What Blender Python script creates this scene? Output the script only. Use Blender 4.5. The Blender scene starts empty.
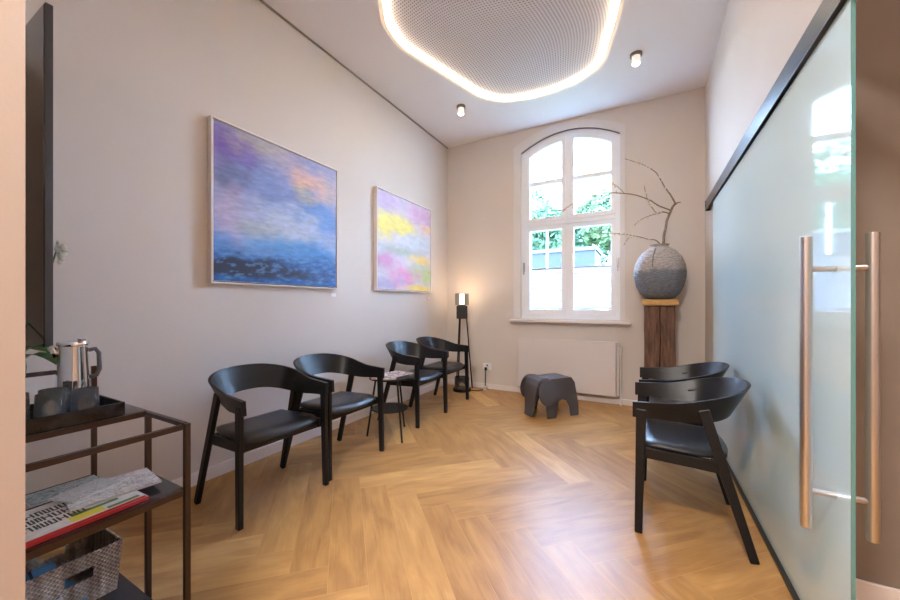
import bpy, bmesh, math, random
from mathutils import Vector, Matrix, noise
from mathutils.geometry import tessellate_polygon
random.seed(7)
PI = math.pi
C = bpy.context.scene.collection
SC = bpy.context.scene

# ---------------------------------------------------------------- sizes (metres)
HC = 1.18
LW, RW, BW, CH = -2.584, 0.565, 4.667, 3.51
FW = 0.2045                      # room side of the front wall

# ---------------------------------------------------------------- materials
MATS = {}
def mat(name, col, rough=.5, metal=0, spec=.5, noise_amt=0, nscale=8, bump=0, bscale=60, trans=0, ior=1.45,
        coat=0, emis=None, estr=0, stretch=None, alpha=1):
    if name in MATS: return MATS[name]
    m = bpy.data.materials.new(name); m.use_nodes = True
    nt = m.node_tree; b = nt.nodes['Principled BSDF']
    b.inputs['Base Color'].default_value = (*col, 1)
    b.inputs['Roughness'].default_value = rough
    b.inputs['Metallic'].default_value = metal
    b.inputs['Specular IOR Level'].default_value = spec
    b.inputs['Transmission Weight'].default_value = trans
    b.inputs['IOR'].default_value = ior
    b.inputs['Coat Weight'].default_value = coat
    b.inputs['Coat Roughness'].default_value = .03
    b.inputs['Alpha'].default_value = alpha
    if emis:
        b.inputs['Emission Color'].default_value = (*emis, 1)
        b.inputs['Emission Strength'].default_value = estr
    tc = nt.nodes.new('ShaderNodeTexCoord')
    mp = nt.nodes.new('ShaderNodeMapping'); nt.links.new(tc.outputs['Object'], mp.inputs['Vector'])
    if stretch: mp.inputs['Scale'].default_value = stretch
    if noise_amt:
        n = nt.nodes.new('ShaderNodeTexNoise'); n.inputs['Scale'].default_value = nscale; n.inputs['Detail'].default_value = 5
        nt.links.new(mp.outputs[0], n.inputs['Vector'])
        r = nt.nodes.new('ShaderNodeValToRGB')
        r.color_ramp.elements[0].position = .3; r.color_ramp.elements[1].position = .7
        r.color_ramp.elements[0].color = (*[c*(1-noise_amt) for c in col], 1)
        r.color_ramp.elements[1].color = (*[min(1, c*(1+noise_amt)) for c in col], 1)
        nt.links.new(n.outputs['Fac'], r.inputs['Fac']); nt.links.new(r.outputs[0], b.inputs['Base Color'])
    if bump:
        n2 = nt.nodes.new('ShaderNodeTexNoise'); n2.inputs['Scale'].default_value = bscale; n2.inputs['Detail'].default_value = 4
        nt.links.new(mp.outputs[0], n2.inputs['Vector'])
        bp = nt.nodes.new('ShaderNodeBump'); bp.inputs['Strength'].default_value = bump; bp.inputs['Distance'].default_value = .01
        nt.links.new(n2.outputs['Fac'], bp.inputs['Height']); nt.links.new(bp.outputs[0], b.inputs['Normal'])
    MATS[name] = m
    return m

WALL = mat('wall_paint', (.645, .59, .548), .75, noise_amt=.02, nscale=1.5, bump=.04, bscale=180)
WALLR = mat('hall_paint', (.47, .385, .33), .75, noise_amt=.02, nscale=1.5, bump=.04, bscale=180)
CEIL = mat('ceiling_paint', (.84, .81, .81), .8, bump=.03, bscale=150)
WHITE = mat('white_lacquer', (.80, .79, .80), .3, noise_amt=.01)
WHITEW = mat('white_window_paint', (.84, .88, .94), .3)
BASEB = mat('baseboard_paint', (.74, .68, .66), .4)
BLACK = mat('black_stained_ash', (.0055, .0062, .008), .36, spec=.38, noise_amt=.3, nscale=12, bump=.06, bscale=40, stretch=(1, 1, 6))
LEATHER = mat('black_leather', (.012, .014, .018), .30, bump=.15, bscale=260)
METAL_BR = mat('bronze_metal', (.055, .036, .028), .38, metal=.6, bump=.03)
METAL_BK = mat('black_metal', (.015, .015, .016), .4, metal=.4)
SHELF = mat('dark_shelf', (.035, .036, .042), .18, spec=.6)
STEEL = mat('brushed_steel', (.58, .56, .56), .28, metal=1, bump=.05, bscale=90, stretch=(30, 30, 1))
CHROME = mat('polished_steel', (.75, .75, .75), .06, metal=1)
CLEAR = bpy.data.materials.new('clear_glass'); CLEAR.use_nodes = True
_n = CLEAR.node_tree; _n.nodes.clear(); _o = _n.nodes.new('ShaderNodeOutputMaterial'); _t = _n.nodes.new('ShaderNodeBsdfTransparent'); _t.inputs[0].default_value = (.97, .98, .98, 1)
_g = _n.nodes.new('ShaderNodeBsdfGlossy'); _g.inputs['Roughness'].default_value = .03; _f = _n.nodes.new('ShaderNodeFresnel'); _f.inputs[0].default_value = 1.5; _m = _n.nodes.new('ShaderNodeMixShader')
_n.links.new(_f.outputs[0], _m.inputs[0]); _n.links.new(_t.outputs[0], _m.inputs[1]); _n.links.new(_g.outputs[0], _m.inputs[2]); _d = _n.nodes.new('ShaderNodeBsdfDiffuse'); _d.inputs[0].default_value = (.8, .85, .9, 1); _k = _n.nodes.new('ShaderNodeMixShader'); _k.inputs[0].default_value = .035; _n.links.new(_m.outputs[0], _k.inputs[1]); _n.links.new(_d.outputs[0], _k.inputs[2]); _n.links.new(_k.outputs[0], _o.inputs[0])  # pale diffuse haze mixed in to brighten the glass in place of reflected light
PLASTIC_ELE = mat('charcoal_plastic', (.075, .068, .075), .45, noise_amt=.05)
RUBBER = mat('dark_rubber', (.02, .02, .02), .6)

# ---------------------------------------------------------------- mesh helpers
def link(name, bm, m=None, parent=None, smooth=False, bevel=0, seg=2, rec=True):
    me = bpy.data.meshes.new(name)
    if rec: bmesh.ops.recalc_face_normals(bm, faces=bm.faces)
    bm.to_mesh(me); bm.free()
    o = bpy.data.objects.new(name, me); C.objects.link(o)
    if m:
        for mm in (m if isinstance(m, (list, tuple)) else [m]): me.materials.append(mm)
    if smooth:
        for p in me.polygons: p.use_smooth = True
    if bevel:
        md = o.modifiers.new('bevel', 'BEVEL'); md.width = bevel; md.segments = seg; md.limit_method = 'ANGLE'; md.angle_limit = .7
    if parent: o.parent = parent
    return o
def tag(o, label=None, cat=None, group=None, kind=None):
    if label: o['label'] = label
    if cat: o['category'] = cat
    if group: o['group'] = group
    if kind: o['kind'] = kind
    return o
def empty(name, loc=(0, 0, 0), rz=0):
    o = bpy.data.objects.new(name, None); C.objects.link(o)
    o.location = loc; o.rotation_euler = (0, 0, rz); o.empty_display_size = .1
    return o
def box(bm, x0, x1, y0, y1, z0, z1, M=None):
    vs = [bm.verts.new(Vector(p)) for p in ((x0,y0,z0),(x1,y0,z0),(x1,y1,z0),(x0,y1,z0),(x0,y0,z1),(x1,y0,z1),(x1,y1,z1),(x0,y1,z1))]
    if M: 
        for v in vs: v.co = M @ v.co
    for f in ((0,3,2,1),(4,5,6,7),(0,1,5,4),(1,2,6,5),(2,3,7,6),(3,0,4,7)): bm.faces.new([vs[i] for i in f])
    return vs
def bx(*a, M=None):
    bm = bmesh.new(); box(bm, *a, M=M); return bm
def bar(bm, a, b, wa, da, wb=None, db=None, side=Vector((0, 1, 0))):
    """tapered rectangular bar a->b; w along 'side', d across"""
    a, b = Vector(a), Vector(b); wb = wb or wa; db = db or da
    d = (b-a).normalized(); s = (side - d*side.dot(d)).normalized(); t = d.cross(s)
    vs = []
    for p, w, h in ((a, wa, da), (b, wb, db)):
        for i, j in ((-1,-1),(1,-1),(1,1),(-1,1)): vs.append(bm.verts.new(p + s*w/2*i + t*h/2*j))
    for f in ((0,3,2,1),(4,5,6,7),(0,1,5,4),(1,2,6,5),(2,3,7,6),(3,0,4,7)): bm.faces.new([vs[i] for i in f])
def tube(bm, pts, r, n=12, cap=True):
    pts = [Vector(p) for p in pts]
    rs = r if isinstance(r, (list, tuple)) else [r]*len(pts)
    rings = []; prev = None
    for i, p in enumerate(pts):
        d = (pts[min(i+1, len(pts)-1)] - pts[max(i-1, 0)]).normalized()
        if prev is None:
            u = d.orthogonal().normalized()
        else:
            u = (prev - d*prev.dot(d)).normalized()
        prev = u; v = d.cross(u)
        rings.append([bm.verts.new(p + (u*math.cos(2*PI*k/n) + v*math.sin(2*PI*k/n))*rs[i]) for k in range(n)])
    for a, b in zip(rings, rings[1:]):
        for k in range(n): bm.faces.new((a[k], a[(k+1) % n], b[(k+1) % n], b[k]))
    if cap: bm.faces.new(rings[0][::-1]); bm.faces.new(rings[-1])
def lathe(bm, prof, n=32, c=(0, 0, 0), close_bottom=False, close_top=False):
    rings = []
    for r, z in prof:
        rings.append([bm.verts.new((c[0]+r*math.cos(2*PI*k/n), c[1]+r*math.sin(2*PI*k/n), c[2]+z)) for k in range(n)])
    for a, b in zip(rings, rings[1:]):
        for k in range(n): bm.faces.new((a[k], a[(k+1) % n], b[(k+1) % n], b[k]))
    if close_bottom: bm.faces.new(rings[0][::-1])
    if close_top: bm.faces.new(rings[-1])
def prism(bm, outer, holes, f0, f1):
    """extruded 2D shape with holes; f0/f1 map a 2D point to 3D on each face"""
    loops = [outer]+list(holes)
    flat = [p for l in loops for p in l]
    tris = tessellate_polygon([[Vector((p[0], p[1], 0)) for p in l] for l in loops])
    A = [bm.verts.new(f0(p)) for p in flat]; B = [bm.verts.new(f1(p)) for p in flat]
    for t in tris:
        try: bm.faces.new([A[i] for i in t]); bm.faces.new([B[i] for i in reversed(t)])
        except ValueError: pass
    k = 0
    for l in loops:
        n = len(l)
        for i in range(n):
            a, b = k+i, k+(i+1) % n
            bm.faces.new((A[a], A[b], B[b], B[a]))
        k += n
def xz(y): return lambda p: Vector((p[0], y, p[1]))
def yz(x): return lambda p: Vector((x, p[0], p[1]))
def xy(z): return lambda p: Vector((p[0], p[1], z))
def rect(x0, x1, z0, z1): return [(x0, z0), (x1, z0), (x1, z1), (x0, z1)]
def structure(o, label=None): o['kind'] = 'structure'; return o

# ================================================================ ROOM SHELL
# floor: herringbone planks, one quad each, running wall to wall (hall included)
FX0, FX1, FY0, FY1 = LW, 2.4, -2.3, BW
def make_floor():
    bm = bmesh.new(); uvl = bm.loops.layers.uv.new('UVMap'); rl = bm.loops.layers.color.new('plank')
    L, w = .99, .165
    rot = Matrix.Rotation(-PI/4, 2)
    off = Vector((-.03, 1.45)) - rot @ Vector((L/2, w/2))
    def inside_clip(poly):
        def clip(P, ax, lim, sgn):
            out = []
            for i in range(len(P)):
                a, b = P[i], P[(i+1) % len(P)]
                ia, ib = sgn*(a[0][ax]-lim) >= 0, sgn*(b[0][ax]-lim) >= 0
                if ia: out.append(a)
                if ia != ib:
                    t = (lim-a[0][ax])/(b[0][ax]-a[0][ax])
                    out.append((a[0].lerp(b[0], t), a[1].lerp(b[1], t)))
            return out
        for ax, lim, s in ((0, FX0, 1), (0, FX1, -1), (1, FY0, 1), (1, FY1, -1)):
            if not poly: return poly
            poly = clip(poly, ax, lim, s)
        return poly
    def tile(x0, y0, lx, ly, vert):
        g = .0008
        cs = [(x0+g, y0+g), (x0+lx-g, y0+g), (x0+lx-g, y0+ly-g), (x0+g, y0+ly-g)]
        uo = random.random()*20
        poly = []
        for c in cs:
            wv = rot @ Vector(c) + off
            uv = Vector((c[1]-y0, c[0]-x0)) if vert else Vector((c[0]-x0, c[1]-y0))
            poly.append((wv, uv + Vector((uo, uo*3.3))))
        poly = inside_clip(poly)
        if len(poly) < 3: return
        try: f = bm.faces.new([bm.verts.new((p[0].x, p[0].y, 0)) for p in poly])
        except ValueError: return
        v = random.random(); h = random.random()
        for lp, p in zip(f.loops, poly):
            lp[uvl].uv = p[1]; lp[rl] = (v, h, 0, 1)
    for k in range(-60, 60):
        for j in range(-10, 10):
            tile(k*w+j*L, k*w-j*L, L, w, False)
            tile(k*w+L+j*L, k*w+w-L-j*L, w, L, True)
    # ground under the joints
    bmesh.ops.recalc_face_normals(bm, faces=bm.faces)
    for f in bm.faces:
        if f.normal.z < 0: f.normal_flip()
    box(bm, FX0, FX1, FY0, FY1, -.1, -.0012)
    m = bpy.data.materials.new('oak_herringbone'); m.use_nodes = True; nt = m.node_tree; b = nt.nodes['Principled BSDF']
    N = nt.nodes.new; Lk = nt.links.new
    uv = N('ShaderNodeUVMap'); uv.uv_map = 'UVMap'
    mp = N('ShaderNodeMapping'); mp.inputs['Scale'].default_value = (1.6, 7, 1); Lk(uv.outputs[0], mp.inputs[0])
    n1 = N('ShaderNodeTexNoise'); n1.inputs['Scale'].default_value = 2.2; n1.inputs['Detail'].default_value = 6; n1.inputs['Distortion'].default_value = .6
    Lk(mp.outputs[0], n1.inputs['Vector'])
    mp2 = N('ShaderNodeMapping'); mp2.inputs['Scale'].default_value = (3, 90, 1); Lk(uv.outputs[0], mp2.inputs[0])
    n2 = N('ShaderNodeTexNoise'); n2.inputs['Scale'].default_value = 1.5; n2.inputs['Detail'].default_value = 3; Lk(mp2.outputs[0], n2.inputs['Vector'])
    at = N('ShaderNodeAttribute'); at.attribute_name = 'plank'
    sp = N('ShaderNodeSeparateColor'); Lk(at.outputs['Color'], sp.inputs[0])
    a1 = N('ShaderNodeMath'); a1.operation = 'MULTIPLY'; a1.inputs[1].default_value = .34; Lk(sp.outputs[0], a1.inputs[0])
    a2 = N('ShaderNodeMath'); a2.operation = 'MULTIPLY_ADD'; a2.inputs[1].default_value = .75; Lk(n1.outputs['Fac'], a2.inputs[0]); Lk(a1.outputs[0], a2.inputs[2])
    a3 = N('ShaderNodeMath'); a3.operation = 'MULTIPLY_ADD'; a3.inputs[1].default_value = .22; Lk(n2.outputs['Fac'], a3.inputs[0]); Lk(a2.outputs[0], a3.inputs[2])
    r = N('ShaderNodeValToRGB'); e = r.color_ramp.elements
    e[0].position = .34; e[0].color = (.30, .145, .046, 1); e[1].position = 1.0; e[1].color = (.66, .385, .155, 1)
    k = e.new(.68); k.color = (.47, .258, .088, 1)
    Lk(a3.outputs[0], r.inputs['Fac']); Lk(r.outputs[0], b.inputs['Base Color'])
    b.inputs['Roughness'].default_value = .36; b.inputs['Specular IOR Level'].default_value = .45
    bp = N('ShaderNodeBump'); bp.inputs['Strength'].default_value = .15; bp.inputs['Distance'].default_value = .003
    Lk(n2.outputs['Fac'], bp.inputs['Height']); Lk(bp.outputs[0], b.inputs['Normal'])
    o = link('floor', bm, m, rec=False); structure(o)
make_floor()

WT = .12  # wall thickness
structure(link('wall_left', bx(LW-WT, LW, -2.3, BW+.3, 0, CH), WALL))
# back wall with the arched window hole
def arch(x0, x1, z0, top, k, n=24):
    cx = (x0+x1)/2
    P = [(x0, z0), (x1, z0)]
    for i in range(n+1):
        x = x1 + (x0-x1)*i/n
        P.append((x, top-k*(x-cx)**2))
    return P
WX0, WX1 = -1.47, -.245; WCX = (WX0+WX1)/2
hole = arch(WX0, WX1, .985, 3.40, .5)
bm = bmesh.new(); prism(bm, rect(LW, RW+.4, 0, CH), [hole], xz(BW), xz(BW+.3)); structure(link('wall_back', bm, WALL))
# right wall: solid past the opening, with a header over it
GY = 2.01
bm = bmesh.new(); prism(bm, [(GY, 0), (BW, 0), (BW, CH), (FW-.2, CH), (FW-.2, 2.26), (GY, 2.26)], [], yz(RW), yz(RW+.1)); structure(link('wall_right', bm, WALL))
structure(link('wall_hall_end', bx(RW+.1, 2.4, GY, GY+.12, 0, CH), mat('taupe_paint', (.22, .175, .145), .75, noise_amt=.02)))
structure(link('wall_hall_right', bx(2.4, 2.52, -2.3, GY+.12, 0, CH), WALLR))
structure(link('wall_hall_rear', bx(LW-WT, 2.52, -2.42, -2.3, 0, CH), WALLR))
structure(link('wall_front', bx(LW, -1.0, 0, FW, 0, CH), WALLR))
# cloud-shaped recess outline for the luminous ceiling panel (x, y)
cloud_pts = [(-1.22,3.94),(-1.0,3.97),(-.78,3.95),(-.57,3.885),(-.37,3.72),(-.27,3.42),(-.18,3.09),(-.13,2.72),(-.20,2.32),(-.42,2.02),(-.72,1.86),(-1.05,1.78),(-1.35,1.78),(-1.60,1.92),(-1.79,2.19),(-1.89,2.37),(-1.92,2.62),(-1.86,2.86),(-1.795,3.08),(-1.71,3.37),(-1.61,3.66),(-1.44,3.86)]
def catmull(P, n=6):
    out = []; N_ = len(P)
    for i in range(N_):
        p0, p1, p2, p3 = (Vector(P[(i+j-1) % N_]) for j in range(4))
        for s in range(n):
            t = s/n
            out.append(tuple(.5*((2*p1)+(-p0+p2)*t+(2*p0-5*p1+4*p2-p3)*t*t+(-p0+3*p1-3*p2+p3)*t**3)))
    return out
cloud = catmull(cloud_pts)
ccx = sum(p[0] for p in cloud)/len(cloud); ccy = sum(p[1] for p in cloud)/len(cloud)
def offs(P, d):
    out = []; n = len(P)
    for i in range(n):
        a, b = Vector(P[i-1]), Vector(P[(i+1) % n]); t = (b-a).normalized(); nn = Vector((t.y, -t.x))
        p = Vector(P[i]); 
        if nn.dot(p-Vector((ccx, ccy))) < 0: nn = -nn
        out.append(tuple(p+nn*d))
    return out
bm = bmesh.new(); prism(bm, rect(LW-WT, 2.52, -2.42, BW+.3), [offs(cloud, .0)], xy(CH), xy(CH+.1)); structure(link('ceiling', bm, CEIL))
structure(link('ceiling_void', bx(-2.3, .3, 1.4, 4.4, CH+.1, CH+.14), CEIL))
# shadow gap along the left wall top
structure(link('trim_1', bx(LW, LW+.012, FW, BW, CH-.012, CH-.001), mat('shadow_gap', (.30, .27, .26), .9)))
# baseboards
def bboard(name, a): structure(link(name, bx(*a), BASEB, bevel=.003))
bboard('baseboard_left', (LW, LW+.014, FW, BW, 0.001, .085))
bboard('baseboard_back', (LW+.014, RW-.01, BW-.014, BW, 0.001, .07))
bboard('baseboard_right', (RW-.008, RW, GY+.01, BW-.014, 0.001, .075))
bboard('baseboard_hall', (RW+.01, 2.39, GY-.014, GY, 0.001, .10))

# ================================================================ WINDOW
win = empty('window_1', (WCX, BW, .985)); win['kind'] = 'structure'
def wpart(name, bm, m, **k):
    o = link(name, bm, m, **k); o.parent = win; o.matrix_parent_inverse = Matrix.Translation((-WCX, -BW, -.985)); return o
bm = bmesh.new(); prism(bm, arch(-1.56, -.205, .99, 3.48, .42), [arch(WX0+.012, WX1-.012, .995, 3.385, .5)], xz(BW-.012), xz(BW-.0005)); wpart('window_casing', bm, mat('casing_paint', (.68, .66, .66), .5), bevel=.004)
FRY = BW+.045
def frame_arch(x0, x1, z0, top, k, cx, n=12):
    P = [(x0, z0), (x1, z0)]
    for i in range(n+1):
        x = x1+(x0-x1)*i/n; P.append((x, top-k*(x-cx)**2))
    return P
bm = bmesh.new()
holes = []
pk, ptop, pc = .58, 3.275, -.853
for xa, xb in ((-1.346, -.93), (-.796, -.36)):
    holes.append(frame_arch(xa, xb, 2.805, ptop, pk, pc))
    holes.append(rect(xa, xb, 2.315, 2.752))
    holes.append(rect(xa, xb, 1.115, 2.15))
prism(bm, arch(WX0+.001, WX1-.001, .986, 3.398, .5), holes, xz(FRY), xz(FRY+.07))
wpart('window_frame', bm, WHITEW, bevel=.005)
# raised sash faces
bm = bmesh.new()
for xa, xb in ((-1.40, -.885), (-.841, -.305)):
    prism(bm, rect(xa, xb, 1.045, 2.20), [rect(xa+.052, xb-.052, 1.115, 2.15)], xz(FRY-.015), xz(FRY-.0005))
    prism(bm, frame_arch(xa, xb, 2.265, 3.325, pk, pc), [frame_arch(xa+.052, xb-.052, 2.315, 3.275, pk, pc)], xz(FRY-.015), xz(FRY-.0005))
wpart('sash', bm, WHITEW, bevel=.004)
bm = bmesh.new(); box(bm, -1.395, -.311, FRY-.03, FRY-.016, 2.205, 2.25); wpart('transom_rail', bm, WHITEW, bevel=.004)
for h in holes:
    bm = bmesh.new(); prism(bm, h, [], xz(FRY+.036), xz(FRY+.040))
    wpart('window_pane', bm, mat('pane_glass', (1, 1, 1), 0, trans=1, ior=1.01))
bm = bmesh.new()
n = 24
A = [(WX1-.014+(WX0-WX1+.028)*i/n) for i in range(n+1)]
tube(bm, [(x, FRY-.006, 3.392-.5*(x-WCX)**2) for x in A], .006, 6); wpart('arch_shadow_line', bm, mat('shadow_line_grey', (.16, .15, .14), .7))  # dark tube stands in for the shadow line along the arch
for xx in (-1.425, -.283):
    bm = bmesh.new(); box(bm, xx-.012, xx+.012, FRY-.022, FRY-.012, 1.62, 1.74); box(bm, xx-.006, xx+.006, FRY-.05, FRY-.02, 1.58, 1.70)
    wpart('window_handle', bm, mat('dull_nickel', (.45, .45, .46), .3, metal=.8), bevel=.003)
bm = bmesh.new(); box(bm, -1.585, -.14, BW-.10, BW-.001, .952, .984); box(bm, WX0+.002, WX1-.002, BW-.001, FRY, .952, .9845); wpart('window_sill', bm, BASEB, bevel=.004)
# pleated blinds
BL = mat('pleated_blind_fabric', (.66, .72, .80), .8)
nt = BL.node_tree; b = nt.nodes['Principled BSDF']; tr = nt.nodes.new('ShaderNodeBsdfTranslucent'); tr.inputs[0].default_value = (.50, .55, .62, 1)
mx = nt.nodes.new('ShaderNodeMixShader'); mx.inputs[0].default_value = .16
nt.links.new(b.outputs[0], mx.inputs[1]); nt.links.new(tr.outputs[0], mx.inputs[2]); nt.links.new(mx.outputs[0], nt.nodes['Material Output'].inputs[0])
for xa, xb, lab in ((-1.342, -.934, 'white pleated blind covering the lower left window pane'), (-.792, -.364, 'white pleated blind covering the lower right window pane')):
    bl = empty('pleated_blind', ((xa+xb)/2, FRY+.02, 1.13)); tag(bl, lab, 'blind')
    bm = bmesh.new(); n = 26; hh = .50; w2 = (xb-xa)/2
    pr = []
    for i in range(n+1):
        z = .012+hh*i/n; y = (.007 if i % 2 else -.007)
        pr.append((bm.verts.new((-w2, y, z)), bm.verts.new((w2, y, z))))
    for a, c in zip(pr, pr[1:]): bm.faces.new((a[0], a[1], c[1], c[0]))
    link('fabric', bm, BL, bl)
    link('top_bar', bx(-w2, w2, -.01, .01, hh+.012, hh+.03), mat('blind_bar_grey', (.42, .45, .50), .4), bl, bevel=.003)
    link('bottom_bar', bx(-w2, w2, -.01, .01, -.004, .012), WHITE, bl, bevel=.003)

# ================================================================ OUTDOORS
structure(link('ground_outside', bx(-40, 30, BW+.31, 70, -.6, -.5), mat('lawn', (.03, .06, .015), .9, noise_amt=.4, nscale=2)))
def leafmat(name, col):
    m = mat(name, col, .6, noise_amt=.45, nscale=1.2)
    return m
def tree(x, y, zc, rx, rz, col, label, n=5200):
    t = empty('broadleaf_tree', (x, y, -.5)); tag(t, label, 'tree', 'trees outside the window')
    bm = bmesh.new(); tube(bm, [(0, 0, 0), (.1, 0, zc*.5), (0, .1, zc+.5)], [.22, .16, .06], 10); link('trunk', bm, mat('bark', (.09, .07, .05), .9, bump=.6, bscale=20), t, smooth=True)
    bm = bmesh.new()
    lobes = [(Vector((random.uniform(-.6, .6)*rx, random.uniform(-.5, .5)*rx, zc+random.uniform(-.5, .55)*rz)), random.uniform(.38, .6)) for _ in range(11)]
    for i in range(n):
        c, s = random.choice(lobes)
        d = Vector((random.gauss(0, 1), random.gauss(0, 1), random.gauss(0, 1))).normalized()
        p = c + Vector((d.x*rx*s, d.y*rx*s, d.z*rz*s))*random.uniform(.75, 1.05)
        M = Matrix.Translation(p) @ Matrix.Rotation(random.uniform(0, 6.3), 4, d) @ Matrix.Rotation(random.uniform(-1, 1), 4, 'X')
        L = random.uniform(.12, .26)
        vs = [bm.verts.new(M @ Vector(q)) for q in ((-L, 0, 0), (0, -L*.45, .02), (L, 0, 0), (0, L*.45, .02))]
        bm.faces.new(vs)
    link('crown', bm, leafmat('leaves_%.3f' % col[0], col), t)
tree(-5.3, 20, 5.9, 2.3, 2.3, (.05, .10, .05), 'dense green tree seen through the left window panes')
tree(-1.6, 21, 6.0, 2.2, 2.2, (.075, .125, .055), 'lighter green tree seen through the right window panes')
tree(-10.6, 24, 5.8, 2.6, 2.6, (.045, .085, .045), 'green tree at the far left behind the other trees outside')
tree(-4.2, 26.5, 5.6, 2.8, 2.4, (.05, .09, .045), 'lower green tree between the two nearer trees outside')
sh = empty('garden_shed', (-2.85, 14, -.30)); tag(sh, 'low dark blue-grey flat-roofed shed outside the window', 'shed')
GREYB = mat('blue_grey_cladding', (.010, .015, .022), .7, noise_amt=.1)
link('wall', bx(-1.25, 1.35, -.9, .9, 0, 3.35), GREYB, sh)
link('roof_edge', bx(-1.32, 1.42, -.97, .97, 3.35, 3.47), mat('pale_roof', (.05, .055, .06), .6), sh)
bm = bmesh.new(); tube(bm, [(0, 0, 0), (0, 0, 4.2)], .035, 8); po = link('lamp_post', bm, WHITE, smooth=True); po.location = (-2.9, 12.2, -.5)
tag(po, 'slim white post standing outside in front of the shed', 'post')

# ================================================================ LUMINOUS CEILING PANEL
cp = empty('ceiling_light_panel', (ccx, ccy, CH)); tag(cp, 'large cloud-shaped perforated ceiling panel with a glowing warm rim', 'ceiling light')
PERF = mat('perforated_fabric', (.60, .57, .57), .85)
nt = PERF.node_tree; N = nt.nodes.new; Lk = nt.links.new; b = nt.nodes['Principled BSDF']
tc = N('ShaderNodeTexCoord')
# gently warped grid of holes
nz = N('ShaderNodeTexNoise'); nz.inputs['Scale'].default_value = .9; nz.inputs['Detail'].default_value = 0; Lk(tc.outputs['Object'], nz.inputs['Vector'])
va = N('ShaderNodeVectorMath'); va.operation = 'MULTIPLY_ADD'; va.inputs[1].default_value = (.35, .35, 0); Lk(nz.outputs['Color'], va.inputs[0]); Lk(tc.outputs['Object'], va.inputs[2])
vs_ = N('ShaderNodeVectorMath'); vs_.operation = 'MULTIPLY'; vs_.inputs[1].default_value = (42, 42, 0); Lk(va.outputs[0], vs_.inputs[0])
vf = N('ShaderNodeVectorMath'); vf.operation = 'FRACTION'; Lk(vs_.outputs[0], vf.inputs[0])
vd = N('ShaderNodeVectorMath'); vd.operation = 'DISTANCE'; vd.inputs[1].default_value = (.5, .5, 0); Lk(vf.outputs[0], vd.inputs[0])
cr = N('ShaderNodeValToRGB'); cr.color_ramp.elements[0].position = .22; cr.color_ramp.elements[0].color = (.26, .24, .26, 1)
cr.color_ramp.elements[1].position = .32; cr.color_ramp.elements[1].color = (.72, .68, .70, 1)
Lk(vd.outputs['Value'], cr.inputs['Fac']); Lk(cr.outputs[0], b.inputs['Base Color'])
cl = [(p[0]-ccx, p[1]-ccy) for p in cloud]
def offl(P, d):
    return [(p[0]-ccx, p[1]-ccy) for p in offs(cloud, d)]
bm = bmesh.new(); prism(bm, offl(cl, -.004), [], xy(.012), xy(.03)); link('perforated_panel', bm, PERF, cp)
LED = mat('led_glow', (1, .85, .62), .5, emis=(1.0, .80, .56), estr=11)
bm = bmesh.new(); prism(bm, offl(cl, -.008), [offl(cl, -.028)], xy(-.012), xy(.010)); link('led_strip', bm, LED, cp)
bm = bmesh.new(); prism(bm, offl(cl, .028), [offl(cl, -.007)], xy(-.016), xy(-.001)); link('rim', bm, mat('rim_halo_glow', (.85, .78, .68), .5, emis=(1, .76, .48), estr=.22), cp)  # ring glows faintly to imitate the light halo around the LED strip

# ceiling spots
def spot(x, y, lab):
    s = empty('ceiling_spotlight', (x, y, CH)); tag(s, lab, 'spotlight', 'ceiling spotlights')
    bm = bmesh.new(); lathe(bm, [(.052, -.001), (.052, -.022), (.04, -.026)], 24, close_bottom=True, close_top=True); link('mounting_ring', bm, mat('grey_ring', (.2, .18, .17), .4, metal=.5), s)
    bm = bmesh.new(); lathe(bm, [(.036, -.026), (.038, -.088), (.034, -.091)], 24, close_top=True, close_bottom=True); link('lamp_housing', bm, mat('glowing_white_housing', (.85, .82, .8), .4, emis=(1, .92, .85), estr=.25), s, smooth=False)  # housing given a faint glow so its unlit underside looks white
    bm = bmesh.new(); lathe(bm, [(.033, -.0912), (.028, -.098)], 20, close_bottom=True, close_top=True); link('lens', bm, mat('spot_lens', (1, .95, .9), .3, emis=(1, .88, .72), estr=8), s)
spot(-1.898, 3.755, 'small white ceiling spotlight left of the glowing panel')
spot(-.073, 3.751, 'small white ceiling spotlight right of the glowing panel')

# ================================================================ GLASS SLIDING DOOR
GX = .541
d = empty('door_1', (GX, 2.7, 0)); d['kind'] = 'structure'
FROST = bpy.data.materials.new('satin_glass'); FROST.use_nodes = True
nt = FROST.node_tree; nt.nodes.clear(); N = nt.nodes.new; Lk = nt.links.new
out = N('ShaderNodeOutputMaterial')
df = N('ShaderNodeBsdfDiffuse'); df.inputs[0].default_value = (.70, .89, .92, 1)
tl = N('ShaderNodeBsdfTranslucent'); tl.inputs[0].default_value = (.62, .80, .80, 1)
tp = N('ShaderNodeBsdfRefraction'); tp.inputs[0].default_value = (.80, .92, .91, 1); tp.inputs['Roughness'].default_value = .12; tp.inputs['IOR'].default_value = 1.02
gl = N('ShaderNodeBsdfGlossy'); gl.inputs[0].default_value = (.9, .97, .97, 1); gl.inputs['Roughness'].default_value = .035
m1 = N('ShaderNodeMixShader'); m1.inputs[0].default_value = .08
m2 = N('ShaderNodeMixShader'); m2.inputs[0].default_value = .10
m3 = N('ShaderNodeMixShader'); fr = N('ShaderNodeFresnel'); fr.inputs[0].default_value = 1.7
Lk(df.outputs[0], m1.inputs[1]); Lk(tl.outputs[0], m1.inputs[2])
Lk(m1.outputs[0], m2.inputs[1]); Lk(tp.outputs[0], m2.inputs[2])
Lk(fr.outputs[0], m3.inputs[0]); Lk(m2.outputs[0], m3.inputs[1]); Lk(gl.outputs[0], m3.inputs[2]); Lk(m3.outputs[0], out.inputs[0])
link('glass_panel', bx(-.005, .005, -1.198, 1.25, .018, 2.098), FROST, d)
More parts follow.
